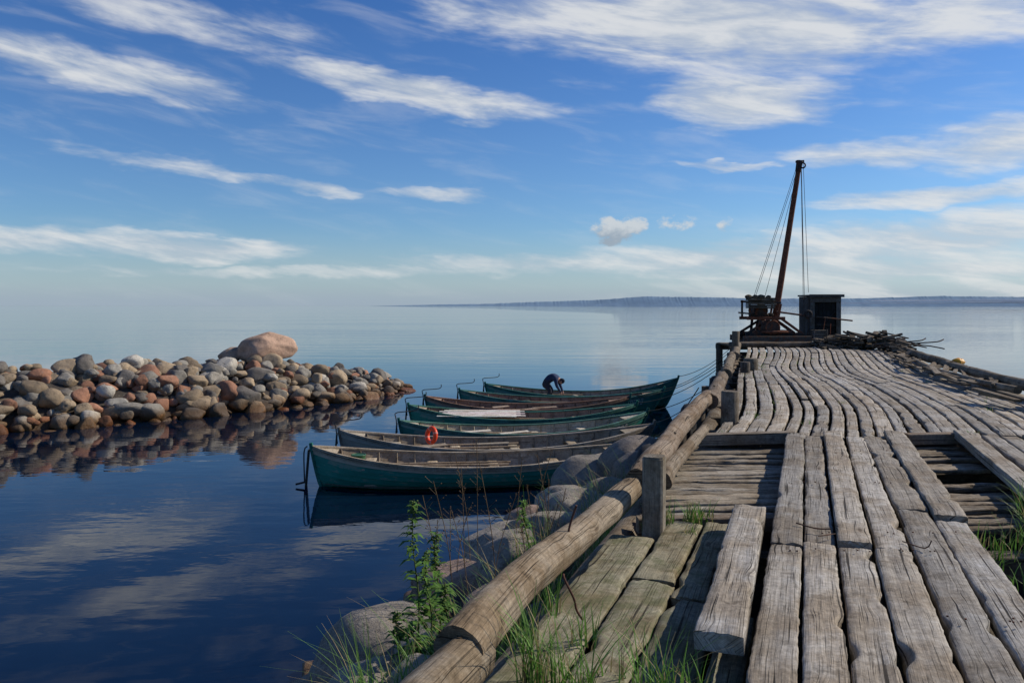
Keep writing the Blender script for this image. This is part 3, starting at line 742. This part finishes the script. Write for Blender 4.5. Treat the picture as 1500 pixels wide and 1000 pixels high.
beam(cb,(11.53,30.38,2.42),(11.53,30.38,2.88),.05,.04,(.15,.13,.11),up=(0,1,0)); beam(cb,(12.02,30.38,2.42),(12.02,30.38,2.88),.05,.04,(.15,.13,.11),up=(0,1,0))
cb.build('wooden_crate',[M_log])

mb=MB()
log([(XL(29.6)-.1,29.6,2.31),(11,29.6,2.33),(13.2,29.62,2.32)],.13,.12,(.16,.13,.10),3.3,.15,14,.15)
log([(XL(29.6)-.2,30.2,2.28),(11,30.1,2.30),(14.2,30.2,2.28)],.13,.12,(.13,.11,.085),4.3,.15,14,.15)
for i in range(16):
    x=XL(30)+.1+i*.36; plank(mb,[(x,y,2.27+.01*nz(y,i)) for y in np.linspace(29.9,33,10)],.33,.07,tone((.17,.15,.12),.2),i*2.2,4,1)
tube(mb,[(XL(30)-.1,33,2.1),(XL(30)+6,33,2.1)],.14,10,(.13,.11,.09),0,.1)
for x in np.linspace(XL(30),XL(30)+5.9,5): tube(mb,[(x,32.9,-.6),(x,32.9,2.15)],.14,10,(.12,.1,.08),x,.1)
mb.build('end_timbers',[M_log],pier)
mb=MB()
for i in range(170):
    t=R.random(); x=11.2+3.2*t+R.uniform(-.3,.3); y=29.4-7.5*max(0,t-.3)*R.random()-R.random()*1.2; z=2.26+.48*R.random()*(1-abs(2*t-1)**2)
    x=min(x,DX(min(y,29),5.2)); a=R.uniform(0,math.pi); l=R.uniform(.25,1.0)
    beam(mb,(x-l*.5*math.cos(a),y-l*.5*math.sin(a),z),(x+l*.5*math.cos(a),y+l*.5*math.sin(a),z+R.uniform(-.08,.25)),R.uniform(.04,.22),R.uniform(.03,.1),tone((.13,.11,.085),.5),i)
for i in range(6):
    a=R.uniform(0,6); c=(13+R.uniform(-.7,.7),26.8+R.uniform(-1,1.2),2.35)
    tube(mb,smoothpath([(c[0]+.5*math.cos(a+k*1.3),c[1]+.5*math.sin(a+k*1.3),c[2]+.06*k+.05) for k in range(6)],.1),.02,6,(.06,.05,.045))
mb.build('driftwood_heap',[M_log])
mb=MB(); 
for i in range(46):
    Y=R.uniform(12,26); x=DX(Y,5.1)+R.uniform(-.6,.1); a=1.2+R.uniform(-.5,.4);l=R.uniform(.4,1.6)
    beam(mb,(x,Y,2.27+R.random()*.06),(x+l*math.cos(a),Y+l*math.sin(a),2.28+R.random()*.1),R.uniform(.05,.16),.04,tone((.18,.15,.11),.4),i)
mb.build('loose_timber',[M_log])
mb=MB(); 
for i in range(3): rock(mb,(10.95+i*.1,19.6+.1*i,2.40),.15-.02*i,3,(.6,.28,.02),flat=.8,cuts=5)
mb.build('yellow_float',[M_plastic])

# ------------------------------------------------------------------ vegetation
def blade(mb,p,h,lean,az,w,col,seg=6):
    V=[];F=[]; dx,dy=math.cos(az),math.sin(az)
    for i in range(seg+1):
        t=i/seg; o=lean*h*t*t; c=(p[0]+dx*o,p[1]+dy*o,p[2]+h*(t-.25*lean*t*t)); ww=w*(1-t**1.8)+.0006
        V+=[(c[0]-dy*ww,c[1]+dx*ww,c[2]),(c[0]+dy*ww,c[1]-dx*ww,c[2])]
        if i:F.append((i*2-2,i*2-1,i*2+1,i*2))
    mb.add(V,F,col)
def tuft(mb,x,y,z,n,h,spread,w=.0035,dry=.2):
    for i in range(n):
        col=np.array((.10,.21,.035) if R.random()>dry else (.32,.26,.12))*R.uniform(.7,1.5)
        a=R.uniform(0,6.28);r=spread*math.sqrt(R.random()); blade(mb,(x+r*math.cos(a),y+r*math.sin(a),z),h*R.uniform(.45,1.1),R.uniform(.1,.9),R.uniform(0,6.28),w*R.uniform(.6,1.3),col)
mb=MB()
for (x,y,n,h,s) in [(.12,3.55,70,.46,.10),(.28,3.45,60,.40,.1),(.62,3.35,70,.38,.10),(.35,4.0,24,.24,.08),(.05,3.95,30,.32,.06),(.22,4.4,20,.25,.06),(.45,3.6,18,.2,.1),(.8,3.5,22,.2,.06),(1.17,6.2,70,.21,.10),(1.42,6.25,60,.21,.08),(1.02,6.05,18,.17,.04),(1.55,6.35,30,.18,.07),(1.32,5.9,20,.14,.05),
    (3.95,5.95,90,.40,.14),(4.15,6.3,60,.36,.14),(3.3,5.5,60,.2,.2),(3.05,5.15,40,.16,.14),(2.75,4.7,26,.13,.1),(2.35,5.2,12,.08,.05),(3.7,5.6,60,.28,.2),(1.95,4.1,10,.07,.03),(2.9,7.2,8,.08,.03),(3.1,4.8,30,.18,.1),(1.6,4.4,8,.06,.03),(3.5,7.0,20,.15,.08)]:
    tuft(mb,x,y,2.08,n,h,s)
for k in range(60):
    Y=R.uniform(10,28); v=R.choice([R.uniform(.3,1),R.uniform(.3,5)]); x,y,z=dp(Y,v); tuft(mb,x,y,z-.05,10,.12,.07)
mb.build('deck_grass',[M_leaf])
def bankz(x,Y):
    xs0=np.interp(Y,[p[0] for p in sh],[p[1] for p in sh]); t=(x-xs0+.5)/(XL(Y)+.1-xs0+.5); top=np.interp(Y,[-6,9,14,20],[1.6,1.35,.7,.0])
    return -.25+(top+.25)*max(t,0)**1.15
mb=MB()
for k in range(230):
    Y=R.uniform(3.2,13); x=XL(Y)-R.uniform(.15,1.3) 
    tuft(mb,x,Y,bankz(x,Y)+.02,R.randint(6,18),R.uniform(.4,.9),.10,.004,.3)
for (x,Y) in [(-.75,4.9),(-.85,5.0),(-.6,4.6),(-.95,5.3),(-.5,4.4),(-.35,4.3),(-1.1,5.6),(-.25,4.6)]: tuft(mb,x,Y,bankz(x,Y)+.1,22,.9,.1,.0038,.25)
for k in range(30):
    Y=R.uniform(6.5,12.5); x=XL(Y)-R.uniform(.4,1.6); tuft(mb,x,Y,bankz(x,Y)+.1,R.randint(5,12),R.uniform(.8,1.15),.12,.004,.45)
mb.build('bank_grass',[M_leaf])
def weed(x,y,z,h,seed,name='dock_weed',leafc=(.085,.175,.03)):
    r=random.Random(seed); mb=MB(); P=smoothpath([(x,y,z),(x+.02,y,z+h*.4),(x-.03,y,z+h*.75),(x-.02,y,z+h)],.05)
    tube(mb,P,[.009*(1-.7*i/len(P)) for i in range(len(P))],6,(.12,.16,.05))
    for i in range(int(85*h)):
        t=r.uniform(.05,.97)**.9; c=P[int(t*(len(P)-1))]; a=r.uniform(0,6.28); l=r.uniform(.10,.25)*(1.15-t*.75); w=l*.16
        V=[];F=[]
        for k in range(6):
            q=k/5; rr=l*q; zz=l*(.65*q-.75*q*q)+.004*math.sin(k*2.5); ww=w*math.sin(math.pi*min(q*1.0+.05,1))*(1-.2*q)+.0008
            cxp=(c[0]+math.cos(a)*rr,c[1]+math.sin(a)*rr,c[2]+zz)
            V+=[(cxp[0]-math.sin(a)*ww,cxp[1]+math.cos(a)*ww,cxp[2]+.3*ww),cxp,(cxp[0]+math.sin(a)*ww,cxp[1]-math.cos(a)*ww,cxp[2]+.3*ww)]
            if k: b=k*3; F+=[(b-3,b-2,b+1,b),(b-2,b-1,b+2,b+1)]
        mb.add(V,F,np.array(leafc)*r.uniform(.65,1.6))
    for i in range(90):
        t=r.uniform(.68,1.0); c=P[min(int(t*(len(P)-1)),len(P)-1)]; a=r.uniform(0,6.28); q=r.uniform(.005,.035)
        rock(mb,(c[0]+q*math.cos(a),c[1]+q*math.sin(a),c[2]+r.uniform(-.02,.02)),.009,2,(.13,.2,.04),cuts=0)
    mb.build(name,[M_leaf])
weed(-.78,6.5,.80,1.42,1); weed(-.66,6.35,.95,.9,2); weed(-.90,6.4,.75,.6,3); weed(-.5,6.2,1.0,.65,4); weed(-.62,6.7,.9,1.0,5); weed(.15,8.2,1.0,.8,6)
mb=MB()
for k in range(22):
    x=-.35+R.uniform(-.4,.9);y=8.0+R.uniform(-.9,1.2);h=R.uniform(.7,1.5);lx=R.uniform(-.25,.25)
    z=.85; P=smoothpath([(x,y,z),(x+lx*.3,y,z+h*.5),(x+lx,y+R.uniform(-.1,.1),z+h)],.06); c=(.19,.13,.07)
    tube(mb,P,.0034,4,c)
    for i in range(14):
        q=P[int(R.uniform(.45,1)*(len(P)-1))]; a=R.uniform(0,6.28);l=R.uniform(.03,.10)
        tube(mb,[q,(q[0]+l*math.cos(a),q[1]+l*math.sin(a)*.5,q[2]+l*.9)],.0018,3,c)
        if R.random()<.5: rock(mb,(q[0]+l*math.cos(a),q[1]+l*math.sin(a)*.5,q[2]+l*.9),.007,2,(.2,.12,.06),cuts=0)
mb.build('dried_stalks',[M_leaf])

# ------------------------------------------------------------------ person bending over in the far boat
def person(ox,oy,oz,rot):
    e=empty('person',(ox,oy,oz),rot)
    V=[];E=[];Rd=[];tag=[]
    def v(p,r,t,parent=None):
        V.append(p);Rd.append(r);tag.append(t);i=len(V)-1
        if parent is not None: E.append((parent,i))
        return i
    pel=v((0,0,.76),(.18,.17),'leg'); w=v((.13,0,.90),(.19,.17),'top',pel); ch=v((.31,0,.98),(.21,.18),'top',w); sh_=v((.45,0,.93),(.16,.13),'top',ch); nk=v((.53,0,.87),(.065,.065),'skin',sh_)
    for s in (1,-1):
        hp=v((-.01,.11*s,.71),(.125,.125),'leg',pel); kn=v((.22,.14*s,.43),(.08,.08),'leg',hp); an=v((.0,.13*s,.09),(.05,.05),'leg',kn); f0=v((.09,.14*s,.04),(.045,.04),'shoe',an); v((.18,.15*s,.035),(.035,.03),'shoe',f0)
        s1=v((.43,.20*s,.90),(.085,.085),'top',sh_); el=v((.49,.26*s,.65),(.06,.06),'top',s1); wr=v((.60,.17*s,.45),(.04,.04),'top',el); pm=v((.63,.15*s,.38),(.032,.022),'skin',wr)
        for k in range(4):
            f=v((.632+.012*k-.01,(.15+.018*(k-1.5))*s,.335-.003*abs(k-1.5)),(.010,.010),'skin',pm); v((.615+.01*k-.01,(.147+.017*(k-1.5))*s,.30),(.008,.008),'skin',f)
        f=v((.60,(.12)*s,.36),(.011,.011),'skin',pm); v((.60,.105*s,.33),(.009,.009),'skin',f)
    me=bpy.data.meshes.new('body'); me.from_pydata(V,E,[]); o=bpy.data.objects.new('body_tmp',me); scene.collection.objects.link(o)
    o.modifiers.new('s','SKIN'); 
    for i,r in enumerate(Rd): me.skin_vertices[0].data[i].radius=r; me.skin_vertices[0].data[i].use_root=(i==0)
    sm=o.modifiers.new('b','SUBSURF'); sm.levels=2; sm.render_levels=2
    dg=bpy.context.evaluated_depsgraph_get(); m2=bpy.data.meshes.new_from_object(o.evaluated_get(dg)); bpy.data.objects.remove(o)
    cols={'leg':(.03,.035,.05),'top':(.025,.04,.085),'skin':(.42,.25,.18),'shoe':(.02,.018,.016)}
    VV=np.array(V); a=m2.attributes.new('col','FLOAT_COLOR','POINT'); arr=[]
    for q in m2.vertices: i=int(np.argmin(((VV-np.array(q.co))**2).sum(1))); arr+=[*cols[tag[i]],1]
    a.data.foreach_set('color',arr)
    m2.materials.clear(); m2.materials.append(M_cloth)
    for p in m2.polygons: p.use_smooth=True; p.material_index=0
    b=bpy.data.objects.new('body',m2); scene.collection.objects.link(b); b.parent=e
    h=MB(); vv,ff=ICO[4]; vv=vv.copy()
    q=vv*np.array([.098,.075,.12]); face=vv[:,0]>0
    q[:,1]*=1-.18*np.clip(-vv[:,2],0,1); nose=np.exp(-((vv[:,1]/.16)**2+((vv[:,2]+.1)/.2)**2))*face*.026; q[:,0]+=nose
    eye=np.exp(-(((np.abs(vv[:,1])-.38)/.14)**2+((vv[:,2]-.05)/.12)**2))*face*.010; q[:,0]-=eye
    mouth=np.exp(-((vv[:,1]/.3)**2+((vv[:,2]+.5)/.05)**2))*face*.006; q[:,0]-=mouth
    ear=np.exp(-(((np.abs(vv[:,1])-1)/.25)**2+((vv[:,2])/.22)**2+((vv[:,0]+.05)/.15)**2))*.018; q[:,1]+=np.sign(vv[:,1])*ear
    hc=np.tile(np.array([(.42,.25,.18)]),(len(vv),1)); cap=(vv[:,2]>.25)|((vv[:,0]<-.1)&(vv[:,2]>-.35)); hc[cap]=(.02,.022,.03); q[cap]*=1.06
    Rm=np.array(Matrix.Rotation(math.radians(80),3,'Y')); q=q@Rm.T+np.array((.61,0,.82))
    h.add(q,ff,hc); h.build('head',[M_cloth],e)
    return e
person(1.28,30.15,.13,-.3)

# ------------------------------------------------------------------ sky, sun, camera
SUN_AZ=math.radians(72); SUN_EL=math.radians(36)
w=bpy.data.worlds.new('World'); scene.world=w; w.use_nodes=True; n=NT(w.node_tree)
sky=n.new('ShaderNodeTexSky',sky_type='NISHITA'); sky.sun_disc=False; sky.sun_elevation=SUN_EL; sky.sun_rotation=SUN_AZ; sky.altitude=0; sky.air_density=1.0; sky.dust_density=.5; sky.ozone_density=3
g=n.new('ShaderNodeTexCoord').outputs['Generated']; gx,gy,gz=n.xyz(g)
az=n.math('MULTIPLY',n.math('ARCTAN2',gx,gy),57.2958); el=n.math('MULTIPLY',n.math('ARCSINE',gz),57.2958)
wv=n.comb(n.math('MULTIPLY',az,.12),n.math('MULTIPLY',el,.35),0)
d1=n.new('ShaderNodeTexNoise'); n.set(d1.inputs['Vector'],wv); d1.inputs['Scale'].default_value=1.3; d1.inputs['Detail'].default_value=4; d1.inputs['Roughness'].default_value=.6
dc=n.xyz(d1.outputs['Color'])
az2=n.math('ADD',az,n.math('MULTIPLY',n.math('SUBTRACT',dc[0],.5),7.0)); el2=n.math('ADD',el,n.math('MULTIPLY',n.math('SUBTRACT',dc[1],.5),2.2))
blobs=[(15,18.8,19,4.0,-6,1.6),(15.8,14.0,8.5,2.5,-4,1.5),(29,17.8,11,3.2,0,1.25),(3,20.0,14,2.8,-3,1.05),(-7.0,14.9,13,1.5,-8,1.4),(-27,14.6,13,1.7,-7,1.2),(-5,8.0,5,.7,-3,1.0),(-21,9.0,12,.7,-6,.9),(-13.5,8.1,5,.55,-3,1.0),
 (24.8,9.8,7,1.2,-2,1.2),(31.5,9.7,6,2.2,0,1.35),(28.7,6.8,10,.8,0,1.25),(15.5,9.7,5,.45,-3,1.0),(-22.5,3.9,12,1.3,-1,1.3),(-31.7,4.2,7,1.2,0,1.2),(20,3.3,24,2.0,1,1.25),(29,4.5,12,1.9,2,1.45),(-24,18.6,15,1.8,-5,.8),(2,3.0,16,1.0,0,1.0),(-3,13.0,3,.4,0,.8),(-10,2.3,30,.5,0,.7),(27,2.2,20,1.3,0,1.2),
 (70,25,30,9,10,.8),(-80,30,35,7,-10,.7)]
acc=None
for (a,e_,ra,re,ro,wt) in blobs:
    cr_,sr=math.cos(math.radians(ro)),math.sin(math.radians(ro))
    u=n.math('MULTIPLY_ADD',az2,cr_/ra,n.math('MULTIPLY_ADD',el2,sr/ra,-(a*cr_+e_*sr)/ra))
    v_=n.math('MULTIPLY_ADD',az2,-sr/re,n.math('MULTIPLY_ADD',el2,cr_/re,(a*sr-e_*cr_)/re))
    r2=n.math('MULTIPLY_ADD',u,u,n.math('MULTIPLY',v_,v_))
    b=n.math('MULTIPLY',n.math('SUBTRACT',1,r2,clamp=True),wt)
    acc=b if acc is None else n.math('SMOOTH_MAX',acc,b,.2)
rotv=n.comb(n.math('MULTIPLY_ADD',az,.12,n.math('MULTIPLY',el,.10)),n.math('MULTIPLY_ADD',el,.52,n.math('MULTIPLY',az,.055)),0)
f1=n.noise(rotv,1.2,7,.56,.45); f2=n.noise(rotv,5,5,.6,.3)
fb=n.math('ADD',n.math('MULTIPLY',f1,.8),n.math('MULTIPLY',f2,.2))
den=n.math('ADD',acc,n.math('MULTIPLY',n.math('SUBTRACT',fb,.51),3.1))
den=n.math('MULTIPLY',n.ramp(den,.0,1.6),n.ramp(acc,.0,.6))
veil=n.math('MULTIPLY',n.ramp(f1,.45,.75,0,.22),n.ramp(el,2,14,.5,1))
den=n.math('MAXIMUM',den,veil)
bank=n.math('MULTIPLY',n.math('MULTIPLY',n.ramp(az,2,22),n.ramp(az,80,50)),n.math('MULTIPLY',n.ramp(el,7,2.5),n.ramp(fb,.38,.6,.15,.7)))
den=n.math('MAXIMUM',den,bank)
cn=n.noise(n.comb(n.math('MULTIPLY',az,.9),n.math('MULTIPLY',el,1.2),2),1.0,7,.6)
cacc=None
for (a,e_,ra,re,wt) in [(7.3,5.3,1.9,1.15,1.0),(8.6,5.7,1.3,.9,.9),(11.6,5.8,1.8,.7,.42),(15,5.6,.7,.7,.5),(6.9,4.7,1.0,.6,.8)]:
    u=n.math('MULTIPLY_ADD',az,1/ra,-a/ra);v_=n.math('MULTIPLY_ADD',el,1/re,-e_/re)
    b=n.math('MULTIPLY',n.math('SUBTRACT',1,n.math('MULTIPLY_ADD',u,u,n.math('MULTIPLY',v_,v_)),clamp=True),wt)
    cacc=b if cacc is None else n.math('MAXIMUM',cacc,b)
cden=n.math('MULTIPLY',n.ramp(n.math('ADD',cacc,n.math('MULTIPLY',n.math('SUBTRACT',cn,.5),2.6)),.1,.8),n.ramp(cacc,0,.25))
tint=n.mix(n.ramp(el,2,24,0,1,False),(.72,.98,1.24),(.36,.70,1.20))
skyc=n.mix(1,sky.outputs[0],tint,'MULTIPLY')
hz_=n.ramp(el,0,6,.6,0); skyc=n.mix(hz_,skyc,(4.6,5.6,6.5))
skyc=n.mix(n.ramp(el,0,1.6,.7,0),skyc,(3.7,4.55,5.6))
c=n.mix(n.math('MULTIPLY',den,.9),skyc,n.mix(n.ramp(fb,.4,.62),(5.8,6.4,7.1),(8.2,8.35,8.4)))
shade=n.ramp(n.math('ADD',el,n.math('MULTIPLY',n.math('SUBTRACT',cn,.5),2.5)),4.6,5.9,0,1)
c=n.mix(n.math('MULTIPLY',cden,.9),c,n.mix(shade,(3.6,4.3,5.1),(6.8,7.2,7.5)))
bg=n.new('ShaderNodeBackground'); n.set(bg.inputs[0],c); bg.inputs[1].default_value=.09
o=n.new('ShaderNodeOutputWorld'); n.nt.links.new(bg.outputs[0],o.inputs[0])

sl=bpy.data.lights.new('sun','SUN'); sl.energy=4.6; sl.angle=math.radians(.53); sl.color=(1,.90,.77)
so=bpy.data.objects.new('sun',sl); scene.collection.objects.link(so)
d=Vector((math.sin(SUN_AZ)*math.cos(SUN_EL),math.cos(SUN_AZ)*math.cos(SUN_EL),math.sin(SUN_EL)))
so.rotation_euler=d.to_track_quat('Z','Y').to_euler(); so.location=(20,20,30)
cd=bpy.data.cameras.new('camera'); cd.lens=28; cd.sensor_width=36; cd.clip_end=60000; cd.clip_start=.05; cd.shift_y=-53/1500
co=bpy.data.objects.new('camera',cd); scene.collection.objects.link(co); co.location=(0,0,HC); co.rotation_euler=(math.radians(90),0,0); scene.camera=co
scene.view_settings.view_transform='Standard'; scene.view_settings.look='None'; scene.view_settings.exposure=0
